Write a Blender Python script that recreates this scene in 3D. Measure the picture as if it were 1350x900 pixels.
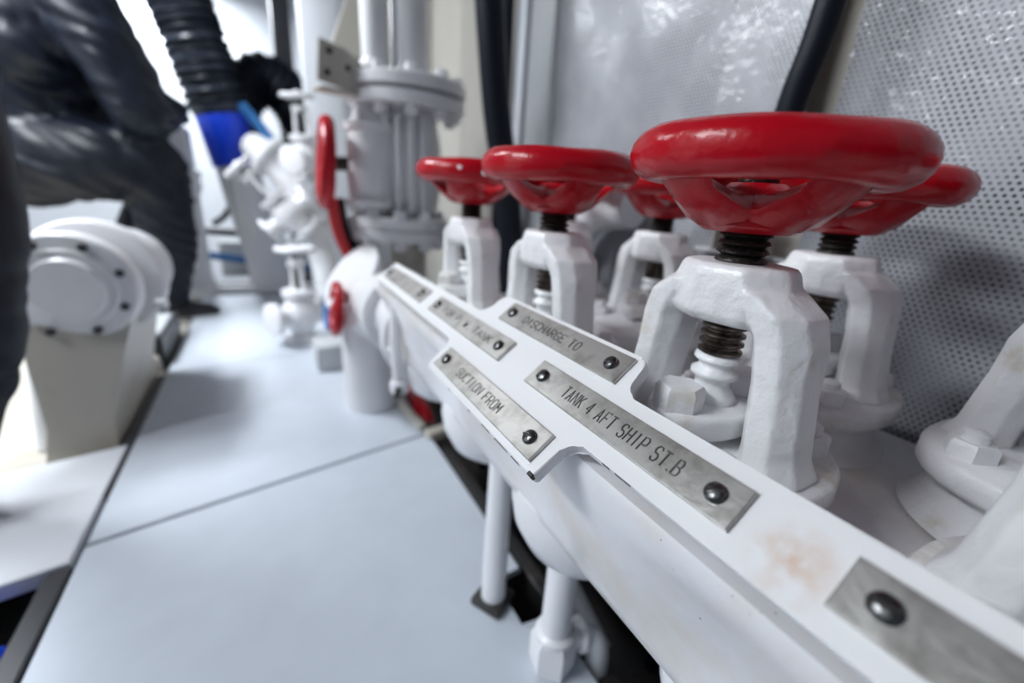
import bpy, bmesh, math, random
from mathutils import Vector, Matrix, noise

for o in list(bpy.data.objects):
    bpy.data.objects.remove(o)
random.seed(7)
SC = bpy.context.scene
COL = SC.collection
PI = math.pi

# ---------------------------------------------------------------- camera
cd = bpy.data.cameras.new('camera')
cam = bpy.data.objects.new('camera', cd)
COL.objects.link(cam)
cd.sensor_width = 36.0
cd.lens = 560.0 / 1350.0 * 36.0
cd.clip_start = 0.01
cam.matrix_world = Matrix(((0.87004104, 0.10144715, -0.4824283, 0.0),
                           (-0.48868671, 0.30634093, -0.81690913, 0.0),
                           (0.06491443, 0.94650077, 0.31610505, 0.588),
                           (0, 0, 0, 1)))
cd.dof.use_dof = True
cd.dof.focus_distance = 0.265
cd.dof.aperture_fstop = 2.6
SC.camera = cam

# ---------------------------------------------------------------- world, lamps, exposure
W = bpy.data.worlds.new('world')
SC.world = W
W.use_nodes = True
bg = W.node_tree.nodes['Background']
bg.inputs[0].default_value = (0.70, 0.80, 1.0, 1)
bg.inputs[1].default_value = 0.14
vs = SC.view_settings
vs.view_transform = 'Standard'
vs.look = 'None'
vs.gamma = 1.0
vs.use_curve_mapping = False
vs.exposure = 0.25


def area(name, loc, sx, sy, power, col=(0.90, 0.95, 1.0), rot=(0, 0, 0)):
    l = bpy.data.lights.new(name, 'AREA')
    l.shape = 'RECTANGLE'
    l.size = sx
    l.size_y = sy
    l.energy = power
    l.color = col
    o = bpy.data.objects.new(name, l)
    o.location = loc
    o.rotation_euler = rot
    COL.objects.link(o)
    return o


LAMPS = [(-1.02, 1.86, 2.08, 0.34, 0.9, 54), (-0.50, 4.35, 2.08, 0.30, 0.8, 42), (-1.7, 0.75, 2.08, 0.40, 1.0, 40)]
for (x, y, z, sx, sy, p) in LAMPS:
    area('lamp_light', (x, y, z - 0.07), sx, sy, p)


# ---------------------------------------------------------------- materials
def mat(name, col, rough=0.4, metal=0.0, bump=0.0, bscale=60.0, dirt=None, dscale=9.0, dthr=(0.55, 0.75), coat=0.0,
        var=0.0, spec=0.5, fine=0.0):
    m = bpy.data.materials.new(name)
    m.use_nodes = True
    nt = m.node_tree
    N, L = nt.nodes, nt.links
    b = N['Principled BSDF']
    b.inputs['Base Color'].default_value = (*col, 1)
    b.inputs['Roughness'].default_value = rough
    b.inputs['Metallic'].default_value = metal
    b.inputs['Specular IOR Level'].default_value = spec
    if coat:
        b.inputs['Coat Weight'].default_value = coat
        b.inputs['Coat Roughness'].default_value = 0.12
    tc = N.new('ShaderNodeTexCoord')
    if bump:
        n = N.new('ShaderNodeTexNoise')
        n.inputs['Scale'].default_value = bscale
        n.inputs['Detail'].default_value = 4
        L.new(tc.outputs['Object'], n.inputs['Vector'])
        bp = N.new('ShaderNodeBump')
        bp.inputs['Strength'].default_value = bump
        bp.inputs['Distance'].default_value = 0.004
        L.new(n.outputs['Fac'], bp.inputs['Height'])
        L.new(bp.outputs['Normal'], b.inputs['Normal'])
    last = None
    if var:
        n2 = N.new('ShaderNodeTexNoise')
        n2.inputs['Scale'].default_value = 14
        n2.inputs['Detail'].default_value = 5
        L.new(tc.outputs['Object'], n2.inputs['Vector'])
        mr = N.new('ShaderNodeMapRange')
        mr.inputs['To Min'].default_value = 1 - var
        mr.inputs['To Max'].default_value = 1 + var
        L.new(n2.outputs['Fac'], mr.inputs['Value'])
        mx = N.new('ShaderNodeMix')
        mx.data_type = 'RGBA'
        mx.blend_type = 'MULTIPLY'
        mx.inputs[0].default_value = 1
        mx.inputs[6].default_value = (*col, 1)
        L.new(mr.outputs[0], mx.inputs[7])
        last = mx.outputs[2]
    if dirt:
        n3 = N.new('ShaderNodeTexNoise')
        n3.inputs['Scale'].default_value = dscale
        n3.inputs['Detail'].default_value = 6
        n3.inputs['Roughness'].default_value = 0.65
        L.new(tc.outputs['Object'], n3.inputs['Vector'])
        r = N.new('ShaderNodeMapRange')
        r.inputs['From Min'].default_value = dthr[0]
        r.inputs['From Max'].default_value = dthr[1]
        L.new(n3.outputs['Fac'], r.inputs['Value'])
        mx2 = N.new('ShaderNodeMix')
        mx2.data_type = 'RGBA'
        L.new(r.outputs[0], mx2.inputs[0])
        if last:
            L.new(last, mx2.inputs[6])
        else:
            mx2.inputs[6].default_value = (*col, 1)
        mx2.inputs[7].default_value = (*dirt, 1)
        last = mx2.outputs[2]
    if fine:
        v = N.new('ShaderNodeTexVoronoi')
        v.inputs['Scale'].default_value = fine
        L.new(tc.outputs['Object'], v.inputs['Vector'])
        r = N.new('ShaderNodeMapRange')
        r.inputs['From Min'].default_value = 0.10
        r.inputs['From Max'].default_value = 0.06
        L.new(v.outputs['Distance'], r.inputs['Value'])
        nz = N.new('ShaderNodeTexNoise')
        nz.inputs['Scale'].default_value = 22
        L.new(tc.outputs['Object'], nz.inputs['Vector'])
        r2 = N.new('ShaderNodeMapRange')
        r2.inputs['From Min'].default_value = 0.56
        r2.inputs['From Max'].default_value = 0.60
        L.new(nz.outputs['Fac'], r2.inputs['Value'])
        mm = N.new('ShaderNodeMath')
        mm.operation = 'MULTIPLY'
        L.new(r.outputs[0], mm.inputs[0])
        L.new(r2.outputs[0], mm.inputs[1])
        mx3 = N.new('ShaderNodeMix')
        mx3.data_type = 'RGBA'
        L.new(mm.outputs[0], mx3.inputs[0])
        if last:
            L.new(last, mx3.inputs[6])
        else:
            mx3.inputs[6].default_value = (*col, 1)
        mx3.inputs[7].default_value = (0.05, 0.03, 0.02, 1)
        last = mx3.outputs[2]
    if last:
        L.new(last, b.inputs['Base Color'])
    return m


M = {}
M['white'] = mat('white_paint', (0.78, 0.78, 0.80), 0.34, bump=0.22, bscale=90, var=0.05, coat=0.15)
M['white_valve'] = mat('white_valve_paint', (0.80, 0.80, 0.81), 0.36, bump=0.35, bscale=110, dirt=(0.60, 0.54, 0.42), dscale=16,
                       dthr=(0.56, 0.72), coat=0.15)
M['chest'] = mat('chest_paint', (0.76, 0.76, 0.79), 0.33, bump=0.12, bscale=45, coat=0.2, dirt=(0.66, 0.59, 0.50), dscale=6,
                 dthr=(0.47, 0.74), fine=150)
M['rail'] = mat('rail_paint', (0.84, 0.84, 0.85), 0.36, bump=0.10, bscale=70, coat=0.08, dirt=(0.62, 0.45, 0.28), dscale=13,
                dthr=(0.66, 0.80))


def stain(m, c, rad, col):
    """a rust stain soaked into the paint around one spot (object space)"""
    nt = m.node_tree
    N, L = nt.nodes, nt.links
    b = N['Principled BSDF']
    src = b.inputs['Base Color'].links[0].from_socket
    tc = N.new('ShaderNodeTexCoord')
    d = N.new('ShaderNodeVectorMath')
    d.operation = 'DISTANCE'
    L.new(tc.outputs['Object'], d.inputs[0])
    d.inputs[1].default_value = c
    n = N.new('ShaderNodeTexNoise')
    n.inputs['Scale'].default_value = 70
    n.inputs['Detail'].default_value = 5
    L.new(tc.outputs['Object'], n.inputs['Vector'])
    r = N.new('ShaderNodeMapRange')
    r.inputs['From Min'].default_value = rad
    r.inputs['From Max'].default_value = 0.0
    L.new(d.outputs['Value'], r.inputs['Value'])
    k = N.new('ShaderNodeMath')
    k.operation = 'MULTIPLY'
    L.new(r.outputs[0], k.inputs[0])
    r3 = N.new('ShaderNodeMapRange')
    r3.inputs['From Min'].default_value = 0.38
    r3.inputs['From Max'].default_value = 0.66
    L.new(n.outputs['Fac'], r3.inputs['Value'])
    L.new(r3.outputs[0], k.inputs[1])
    mx = N.new('ShaderNodeMix')
    mx.data_type = 'RGBA'
    L.new(k.outputs[0], mx.inputs[0])
    L.new(src, mx.inputs[6])
    mx.inputs[7].default_value = (*col, 1)
    L.new(mx.outputs[2], b.inputs['Base Color'])


stain(M['rail'], (-0.004, -0.142, -0.003), 0.020, (0.62, 0.36, 0.18))
stain(M['rail'], (0.012, -0.225, 0.010), 0.010, (0.50, 0.25, 0.12))
M['cream'] = mat('cream_paint', (0.50, 0.47, 0.41), 0.45, bump=0.2, bscale=30, dirt=(0.42, 0.36, 0.28), dscale=6)
M['grey'] = mat('grey_paint', (0.50, 0.52, 0.54), 0.42, bump=0.1, bscale=40, var=0.06)
M['taupe'] = mat('taupe_paint', (0.42, 0.40, 0.36), 0.5, var=0.06)
M['red'] = mat('red_paint', (0.43, 0.002, 0.010), 0.27, bump=0.45, bscale=60, coat=0.10, var=0.10, spec=0.28)
M['redpipe'] = mat('red_pipe', (0.45, 0.01, 0.012), 0.35, bump=0.1, bscale=40)
M['stem'] = mat('greasy_stem', (0.030, 0.027, 0.024), 0.34, metal=0.5, bump=0.6, bscale=160)
M['thread'] = mat('worn_thread', (0.17, 0.14, 0.12), 0.32, metal=0.8, bump=0.3, bscale=200, dirt=(0.04, 0.03, 0.025), dscale=60, dthr=(0.45, 0.6))
M['steel'] = mat('plate_steel', (0.53, 0.515, 0.49), 0.37, metal=1.0, bump=0.06, bscale=180, dirt=(0.33, 0.31, 0.285), dscale=45, dthr=(0.45, 0.7))
M['letter'] = mat('stamped_letter', (0.085, 0.08, 0.075), 0.42, metal=0.3)
M['screw'] = mat('screw_steel', (0.16, 0.16, 0.16), 0.25, metal=1.0, bump=0.2, bscale=300)
M['slot'] = mat('screw_slot', (0.01, 0.01, 0.01), 0.6)
M['black'] = mat('black_rubber', (0.008, 0.010, 0.016), 0.42, bump=0.1, bscale=80, spec=0.15)
M['chip'] = mat('chipped_edge', (0.03, 0.028, 0.025), 0.5)
M['floor'] = mat('floor_plate_paint', (0.60, 0.645, 0.71), 0.47, metal=0.15, bump=0.10, bscale=14, var=0.08)
M['whitefloor'] = mat('white_plate', (0.74, 0.76, 0.80), 0.35, metal=0.1, bump=0.08, bscale=14, var=0.05)
M['dark'] = mat('dark_bilge', (0.018, 0.017, 0.017), 0.5, bump=0.4, bscale=20, dirt=(0.07, 0.045, 0.03), dscale=12)
M['darksteel'] = mat('dark_steel', (0.07, 0.07, 0.075), 0.4, metal=0.4)
M['blue'] = mat('blue_paint', (0.006, 0.05, 0.62), 0.35)
M['bluepipe'] = mat('blue_pipe', (0.03, 0.16, 0.42), 0.4)
M['duct'] = mat('dark_duct', (0.020, 0.026, 0.042), 0.32, bump=0.2, bscale=30)
M['cloth'] = mat('dark_cloth', (0.008, 0.010, 0.016), 0.45, bump=0.2, bscale=8, spec=0.22)
M['jacket'] = mat('jacket_cloth', (0.008, 0.011, 0.020), 0.38, bump=0.2, bscale=9, spec=0.28)
M['skin'] = mat('skin', (0.55, 0.34, 0.25), 0.5)
M['hair'] = mat('hair', (0.03, 0.02, 0.015), 0.5, bump=0.6, bscale=60)
M['shoe'] = mat('shoe_leather', (0.012, 0.012, 0.014), 0.35)
M['wall'] = mat('pale_wall', (0.74, 0.77, 0.82), 0.5, var=0.04)
M['ceil'] = mat('ceiling_paint', (0.20, 0.205, 0.22), 0.6)
M['brass'] = mat('brass', (0.60, 0.42, 0.12), 0.35, metal=1.0)


def lampmat():
    m = bpy.data.materials.new('lamp_diffuser')
    m.use_nodes = True
    b = m.node_tree.nodes['Principled BSDF']
    b.inputs['Base Color'].default_value = (0.9, 0.9, 0.9, 1)
    b.inputs['Emission Color'].default_value = (0.9, 0.95, 1, 1)
    b.inputs['Emission Strength'].default_value = 9.0
    return m


M['lamp'] = lampmat()


def perforated():
    """white sheet with a staggered grid of round holes, filmed with wrinkled clear plastic"""
    m = bpy.data.materials.new('perforated_sheet')
    m.use_nodes = True
    nt = m.node_tree
    N, L = nt.nodes, nt.links
    b = N['Principled BSDF']
    tc = N.new('ShaderNodeTexCoord')
    sp = N.new('ShaderNodeSeparateXYZ')
    L.new(tc.outputs['Object'], sp.inputs[0])

    def math_(op, a, c=None):
        n = N.new('ShaderNodeMath')
        n.operation = op
        for i, v in enumerate((a, c)):
            if v is None:
                continue
            if isinstance(v, (int, float)):
                n.inputs[i].default_value = v
            else:
                L.new(v, n.inputs[i])
        return n.outputs[0]
    P = 0.0066
    Q = P * 1.732

    def lattice(off):
        u = math_('SUBTRACT', math_('FRACT', math_('ADD', math_('DIVIDE', sp.outputs['Y'], P), off + 100)), 0.5)
        v = math_('SUBTRACT', math_('FRACT', math_('ADD', math_('DIVIDE', sp.outputs['Z'], Q), off + 100)), 0.5)
        u = math_('MULTIPLY', u, P)
        v = math_('MULTIPLY', v, Q)
        return math_('SQRT', math_('ADD', math_('MULTIPLY', u, u), math_('MULTIPLY', v, v)))
    d = math_('MINIMUM', lattice(0.0), lattice(0.5))
    mr = N.new('ShaderNodeMapRange')
    mr.inputs['From Min'].default_value = 0.00185
    mr.inputs['From Max'].default_value = 0.00150
    L.new(d, mr.inputs['Value'])
    # the sheet is filled with paint here and there
    nz = N.new('ShaderNodeTexNoise')
    nz.inputs['Scale'].default_value = 17
    nz.inputs['Detail'].default_value = 3
    L.new(tc.outputs['Object'], nz.inputs['Vector'])
    r2 = N.new('ShaderNodeMapRange')
    r2.inputs['From Min'].default_value = 0.36
    r2.inputs['From Max'].default_value = 0.60
    r2.inputs['To Min'].default_value = 0.35
    r2.inputs['To Max'].default_value = 0.97
    L.new(nz.outputs['Fac'], r2.inputs['Value'])
    fac = math_('MULTIPLY', mr.outputs[0], r2.outputs[0])
    mx = N.new('ShaderNodeMix')
    mx.data_type = 'RGBA'
    L.new(fac, mx.inputs[0])
    mx.inputs[6].default_value = (0.38, 0.39, 0.42, 1)
    mx.inputs[7].default_value = (0.018, 0.018, 0.022, 1)
    L.new(mx.outputs[2], b.inputs['Base Color'])
    b.inputs['Roughness'].default_value = 0.42
    b.inputs['Coat Weight'].default_value = 0.36
    b.inputs['Coat Roughness'].default_value = 0.12
    n1 = N.new('ShaderNodeTexNoise')
    n1.inputs['Scale'].default_value = 11
    n1.inputs['Detail'].default_value = 5
    L.new(tc.outputs['Object'], n1.inputs['Vector'])
    n2 = N.new('ShaderNodeTexNoise')
    n2.inputs['Scale'].default_value = 95
    n2.inputs['Detail'].default_value = 2
    L.new(tc.outputs['Object'], n2.inputs['Vector'])
    h = math_('ADD', math_('MULTIPLY', n1.outputs['Fac'], 3.0), math_('MULTIPLY', n2.outputs['Fac'], 0.55))
    bc = N.new('ShaderNodeBump')
    bc.inputs['Strength'].default_value = 0.55
    bc.inputs['Distance'].default_value = 0.006
    L.new(h, bc.inputs['Height'])
    L.new(bc.outputs['Normal'], b.inputs['Coat Normal'])
    bs = N.new('ShaderNodeBump')
    bs.inputs['Strength'].default_value = 0.4
    bs.inputs['Distance'].default_value = 0.002
    bs.invert = True
    L.new(fac, bs.inputs['Height'])
    L.new(bs.outputs['Normal'], b.inputs['Normal'])
    return m


M['perf'] = perforated()


# ---------------------------------------------------------------- helpers
def new():
    return bmesh.new()


def obj(name, bm, m, parent=None, loc=(0, 0, 0), angle=38, kind=None, label=None, smooth=True):
    me = bpy.data.meshes.new(name)
    bmesh.ops.recalc_face_normals(bm, faces=bm.faces[:])
    bm.to_mesh(me)
    bm.free()
    if smooth:
        for p in me.polygons:
            p.use_smooth = True
        me.set_sharp_from_angle(angle=math.radians(angle))
    me.materials.append(M[m] if isinstance(m, str) else m)
    o = bpy.data.objects.new(name, me)
    o.location = loc
    COL.objects.link(o)
    if parent:
        o.parent = parent
    if kind:
        o['kind'] = kind
    if label:
        o['label'] = label
    return o


def tag(o, label, cat, group=None):
    o['label'] = label
    o['category'] = cat
    if group:
        o['group'] = group
    return o


def thing(name, label, cat, loc=(0, 0, 0), group=None, rot=(0, 0, 0)):
    o = bpy.data.objects.new(name, None)
    o.empty_display_size = 0.05
    o.location = loc
    o.rotation_euler = rot
    COL.objects.link(o)
    return tag(o, label, cat, group)


def copy_tree(o, parent=None):
    c = o.copy()
    COL.objects.link(c)
    c.parent = parent
    for ch in list(o.children):
        copy_tree(ch, c)
    return c


def frame(d):
    d = Vector(d).normalized()
    u = d.orthogonal().normalized()
    v = d.cross(u)
    return Matrix((u, v, d)).transposed()


def box(bm, c, s, rot=None, bev=0.0, seg=2):
    r = bmesh.ops.create_cube(bm, size=1.0)
    vs_ = r['verts']
    bmesh.ops.scale(bm, vec=s, verts=vs_)
    if bev:
        es = list({e for v in vs_ for e in v.link_edges})
        rr = bmesh.ops.bevel(bm, geom=es, offset=bev, segments=seg, affect='EDGES', profile=0.5)
        vs_ = list({v for f in rr['faces'] for v in f.verts} | {v for v in vs_ if v.is_valid})
    if rot is not None:
        bmesh.ops.rotate(bm, matrix=rot, verts=vs_)
    bmesh.ops.translate(bm, vec=c, verts=vs_)
    return vs_


def loft(bm, rings, closed=True, cap=True):
    """rings: list of lists of points"""
    R = [[bm.verts.new(p) for p in r] for r in rings]
    n = len(R[0])
    for a, b in zip(R[:-1], R[1:]):
        for i in range(n if closed else n - 1):
            j = (i + 1) % n
            bm.faces.new((a[i], a[j], b[j], b[i]))
    if cap:
        bm.faces.new(R[0][::-1])
        bm.faces.new(R[-1])
    return R


def lathe(bm, prof, seg=32, origin=(0, 0, 0), axis=(0, 0, 1), cap=True, mod=None):
    """prof: (radius, height) list"""
    F = frame(axis) if tuple(axis) != (0, 0, 1) else Matrix.Identity(3)
    O = Vector(origin)
    rings = []
    for r, h in prof:
        ring = []
        for i in range(seg):
            a = 2 * PI * i / seg
            k = mod(a, h) if mod else 1
            ring.append(O + F @ Vector((r * k * math.cos(a), r * k * math.sin(a), h)))
        rings.append(ring)
    loft(bm, rings, True, cap)


def cyl(bm, p0, p1, r, r1=None, seg=24, bev=0.0):
    p0, p1 = Vector(p0), Vector(p1)
    L_ = (p1 - p0).length
    r1 = r if r1 is None else r1
    if bev:
        prof = [(r - bev, 0), (r - bev * 0.3, bev * 0.3), (r, bev), (r1, L_ - bev), (r1 - bev * 0.3, L_ - bev * 0.3), (r1 - bev, L_)]
    else:
        prof = [(r, 0), (r1, L_)]
    d = (p1 - p0)
    lathe(bm, prof, seg, p0, tuple(d.normalized()) if (d.normalized() - Vector((0, 0, 1))).length > 1e-6 else (0, 0, 1))


def smoothpath(pts, n=8):
    """Catmull-Rom through pts"""
    P = [Vector(p) for p in pts]
    if len(P) < 3:
        return P
    out = []
    Q = [2 * P[0] - P[1]] + P + [2 * P[-1] - P[-2]]
    for i in range(1, len(Q) - 2):
        for k in range(n):
            t = k / n
            a, b, c, d = Q[i - 1], Q[i], Q[i + 1], Q[i + 2]
            out.append(0.5 * ((2 * b) + (c - a) * t + (2 * a - 5 * b + 4 * c - d) * t * t + (3 * b - a - 3 * c + d) * t ** 3))
    out.append(P[-1])
    return out


def tube(bm, pts, r, seg=16, cap=True):
    """r: number or function of (index fraction)"""
    P = [Vector(p) for p in pts]
    n = len(P)
    rings = []
    u = None
    for i in range(n):
        t = (P[min(i + 1, n - 1)] - P[max(i - 1, 0)]).normalized()
        if u is None:
            u = t.orthogonal().normalized()
        u = (u - t * u.dot(t)).normalized()
        v = t.cross(u)
        rr = r(i / (n - 1)) if callable(r) else r
        rings.append([P[i] + rr * (math.cos(2 * PI * k / seg) * u + math.sin(2 * PI * k / seg) * v) for k in range(seg)])
    loft(bm, rings, True, cap)


def prism(bm, poly, h, F=None, O=(0, 0, 0), bev=0.0, seg=2):
    """poly in the frame's xy, from height 0 to h along the frame's z"""
    O = Vector(O)
    F = F or Matrix.Identity(3)
    a = [bm.verts.new(O + F @ Vector((x, y, 0))) for x, y in poly]
    b = [bm.verts.new(O + F @ Vector((x, y, h))) for x, y in poly]
    fs = [bm.faces.new(a[::-1]), bm.faces.new(b)]
    n = len(a)
    for i in range(n):
        j = (i + 1) % n
        fs.append(bm.faces.new((a[i], a[j], b[j], b[i])))
    if bev:
        es = list({e for e in fs[1].edges} | {e for e in fs[0].edges})
        bmesh.ops.bevel(bm, geom=es, offset=bev, segments=seg, affect='EDGES', profile=0.5)


def hexbolt(bm, base, r, h, axis=(0, 0, 1), turn=0.0):
    F = frame(axis) if tuple(axis) != (0, 0, 1) else Matrix.Identity(3)
    O = Vector(base)
    rings = []
    for rr, z in ((r * 1.0, 0), (r, h * 0.82), (r * 0.86, h), (r * 0.3, h * 1.02)):
        rings.append([O + F @ Vector((rr * math.cos(turn + i * PI / 3), rr * math.sin(turn + i * PI / 3), z)) for i in range(6)])
    loft(bm, rings)


def hex_up(bm, base, r, h, turn=0.0):
    hexbolt(bm, base, r, h, (0, 0, 1), turn)


def torus(bm, c, R, r, axis=(0, 0, 1), seg=48, ring=14, mod=None, squash=1.0):
    F = frame(axis) if tuple(axis) != (0, 0, 1) else Matrix.Identity(3)
    c = Vector(c)
    rings = []
    for i in range(seg):
        a = 2 * PI * i / seg
        rr = r * (mod(a) if mod else 1)
        rings.append([c + F @ Vector(((R + rr * math.cos(b)) * math.cos(a), (R + rr * math.cos(b)) * math.sin(a), rr * squash * math.sin(b)))
                      for b in [2 * PI * k / ring for k in range(ring)]])
    loft(bm, rings + [rings[0]], True, False)
    bmesh.ops.remove_doubles(bm, verts=bm.verts[:], dist=1e-6)


def handwheel(bm, c, axis, R, r, drop, hubr, spokes=5, sw=0.012):
    """dished cast wheel: rim in the plane through c, hub 'drop' below it along -axis"""
    F = frame(axis) if tuple(axis) != (0, 0, 1) else Matrix.Identity(3)
    c = Vector(c)
    torus(bm, c, R, r, axis, 64, 16, lambda a: 1 + 0.035 * math.sin(3 * a + 1) + 0.02 * math.sin(7 * a), 0.95)
    rings = []
    for rr, z in ((hubr * 0.80, -drop), (hubr, -drop + 0.004), (hubr * 0.98, -drop + 0.012), (hubr * 0.62, -drop + 0.026), (hubr * 0.5, -drop + 0.030)):
        rings.append([c + F @ Vector((rr * math.cos(2 * PI * i / 24), rr * math.sin(2 * PI * i / 24), z)) for i in range(24)])
    loft(bm, rings)
    for s in range(spokes):
        a = 2 * PI * s / spokes + 0.55
        d = Vector((math.cos(a), math.sin(a), 0))
        t = Vector((-math.sin(a), math.cos(a), 0))
        path = [(hubr * 0.5, -drop + 0.014), (hubr * 0.95, -drop + 0.014), ((hubr + R) / 2, -drop * 0.45), (R, -r * 0.1)]
        wid = [sw * 1.6, sw * 1.45, sw * 1.1, sw * 1.4]
        thk = [0.012, 0.012, 0.009, 0.008]
        rings = []
        for (rad, z), w, th in zip(path, wid, thk):
            o = d * rad + Vector((0, 0, z))
            rings.append([c + F @ (o + t * (w * math.cos(b)) + Vector((0, 0, th * math.sin(b)))) for b in [2 * PI * k / 10 for k in range(10)]])
        loft(bm, rings)


# ---------------------------------------------------------------- the setting
bm = new()
box(bm, (0.0, 2.0, -0.37), (4.4, 6.0, 0.04))
floor = obj('floor', bm, 'dark', kind='structure', smooth=False)


def plate(poly, z, th, m, name='floor_plate'):
    b = new()
    prism(b, poly, th, None, (0, 0, z - th), 0.0025, 1)
    return obj(name, b, m, floor, angle=18)


S1 = lambda x: 0.876 + 0.19 * x
S2 = lambda x: 1.642 + 0.22 * x
G = 0.004
plate([(-0.31, -0.7), (0.32, -0.7), (0.32, 0.372), (0.268, 0.372), (0.268, 0.462), (0.32, 0.462), (0.32, S1(0.32) - G), (-0.31, S1(-0.31) - G)], 0, 0.012, 'floor')
plate([(-0.31, S1(-0.31) + G), (0.32, S1(0.32) + G), (0.32, S2(0.32) - G / 2), (-0.31, S2(-0.31) - G / 2)], 0.0, 0.012, 'floor')
plate([(-0.31, S2(-0.31) + G / 2), (0.32, S2(0.32) + G / 2), (0.55, S2(0.55) + G / 2), (0.55, 2.70), (-0.31, 2.70)], 0, 0.012, 'floor')
plate([(-1.6, 0.78 - 0.24), (-0.318, 0.78), (-0.318, 1.145), (-1.6, 0.9)], 0.004, 0.03, 'whitefloor')
plate([(-1.6, 0.91), (-0.325, 1.155), (-0.325, 2.70), (-1.6, 2.70)], -0.02, 0.03, 'cream')
# dark angle bars that carry the plates
for (x0, x1, y0, y1, z) in ((-0.345, -0.315, -0.4, 0.775, -0.001), (-0.332, -0.312, 0.955, 1.58, 0.002)):
    b = new()
    box(b, ((x0 + x1) / 2, (y0 + y1) / 2, z - 0.03), (x1 - x0, y1 - y0, 0.06), bev=0.003, seg=1)
    obj('floor_bearer', b, 'darksteel', floor)
for (x0, x1, y0, y1) in ((0.335, 0.36, -0.6, 2.6), (-0.9, -0.88, 0.9, 2.6)):
    b = new()
    box(b, ((x0 + x1) / 2, (y0 + y1) / 2, -0.17), (x1 - x0, y1 - y0, 0.30), bev=0.003, seg=1)
    obj('floor_bearer', b, 'dark', floor)

b = new()
box(b, (0.72, 0.4, 0.85), (0.04, 2.6, 2.5))
wall_right = obj('wall_right', b, 'cream', kind='structure', smooth=False)


def wavy_sheet(y0, y1, z0, z1, x, amp, seed, lean=0.0):
    b = new()
    ny, nz = 40, 60
    front = []
    back = []
    for i in range(ny + 1):
        cf, cb = [], []
        for k in range(nz + 1):
            y = y0 + (y1 - y0) * i / ny
            z = z0 + (z1 - z0) * k / nz
            d = amp * noise.noise(Vector((y * 3.2 + seed, z * 2.2, seed * 3.1))) + amp * 0.4 * noise.noise(Vector((y * 9 + seed, z * 6, seed)))
            xx = x + d + lean * (y - y0)
            cf.append(b.verts.new((xx, y, z)))
            cb.append(b.verts.new((xx + 0.0015, y, z)))
        front.append(cf)
        back.append(cb)
    for i in range(ny):
        for k in range(nz):
            b.faces.new((front[i][k], front[i][k + 1], front[i + 1][k + 1], front[i + 1][k]))
            b.faces.new((back[i][k], back[i + 1][k], back[i + 1][k + 1], back[i][k + 1]))
    for i in range(ny):
        b.faces.new((front[i][0], front[i + 1][0], back[i + 1][0], back[i][0]))
        b.faces.new((front[i][nz], back[i][nz], back[i + 1][nz], front[i + 1][nz]))
    for k in range(nz):
        b.faces.new((front[0][k], back[0][k], back[0][k + 1], front[0][k + 1]))
        b.faces.new((front[ny][k], front[ny][k + 1], back[ny][k + 1], back[ny][k]))
    return obj('wall_panel', b, 'perf', wall_right, angle=60)


wavy_sheet(-0.75, 0.326, -0.3, 1.9, 0.64, 0.010, 1.0)
wavy_sheet(0.372, 0.506, -0.3, 1.9, 0.650, 0.010, 5.0, -0.05)
wavy_sheet(0.512, 0.985, -0.3, 1.9, 0.652, 0.022, 9.3)
# pillar strips at the end of the panelling
b = new()
box(b, (0.70, 1.045, 0.85), (0.12, 0.11, 2.5), bev=0.006)
obj('trim_1', b, 'grey', kind='structure')
b = new()
box(b, (0.68, 1.135, 0.85), (0.10, 0.055, 2.5), bev=0.006)
obj('trim_2', b, 'wall', kind='structure')
b = new()
box(b, (0.95, 1.75, 0.85), (0.5, 1.1, 2.5))
obj('trim_3', b, 'taupe', kind='structure', smooth=False)

b = new()
box(b, (0.0, 4.9, 0.85), (4.4, 0.06, 2.6))
obj('wall_far', b, 'wall', kind='structure', smooth=False)
b = new()
box(b, (-2.2, 2.0, 0.85), (0.06, 6.0, 2.6))
obj('wall_left', b, 'grey', kind='structure', smooth=False)
b = new()
box(b, (0.0, 2.0, 2.19), (4.4, 6.0, 0.06))
obj('ceiling', b, 'ceil', kind='structure', smooth=False)
# taupe bulkhead plate with a slanted lower edge, behind the strainer
b = new()
F = Matrix(((1, 0, 0), (0, 0, -1), (0, 1, 0)))
prism(b, [(0.29, 1.09), (0.66, 1.055), (1.25, 1.36), (1.25, 2.16), (0.72, 2.16)], 0.04, F, (0, 2.06, 0), 0.002, 1)
obj('wall_back', b, 'taupe', kind='structure')
b = new()
box(b, (0.30, 2.35, 1.1), (0.16, 0.10, 2.2), bev=0.006)
obj('trim_4', b, 'wall', kind='structure')
b = new()
box(b, (0.9, 2.5, 0.9), (1.2, 0.05, 2.5))
obj('wall_rear', b, 'wall', kind='structure', smooth=False)
b = new()
box(b, (0.21, 3.3, 0.9), (0.10, 0.12, 2.5), bev=0.01)
obj('trim_5', b, 'darksteel', kind='structure')

for i, (x, y, z, sx, sy, p) in enumerate(LAMPS):
    t = thing('ceiling_lamp', ['long white ceiling lamp above the pump and walkway', 'long white ceiling lamp by the far wall',
                               'long white ceiling lamp above the near floor plate'][i], 'lamp', (x, y, 2.16))
    b = new()
    box(b, (0, 0, -0.028), (sx + 0.06, sy + 0.06, 0.054), bev=0.008)
    obj('housing', b, 'white', t)
    b = new()
    box(b, (0, 0, -0.065), (sx, sy, 0.02), bev=0.006)
    obj('diffuser', b, 'lamp', t)

# ---------------------------------------------------------------- valve chest
VY = 0.2226
FX, FY0 = 0.280, 0.177
BX, BY0 = 0.492, 0.215
TOP = 0.372
ch = thing('valve_chest', 'long white cast valve chest carrying two rows of red-wheeled valves', 'valve chest', (0.30, 0.21, 0.0))
OFF = Vector((-0.30, -0.21, 0.0))


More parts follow.
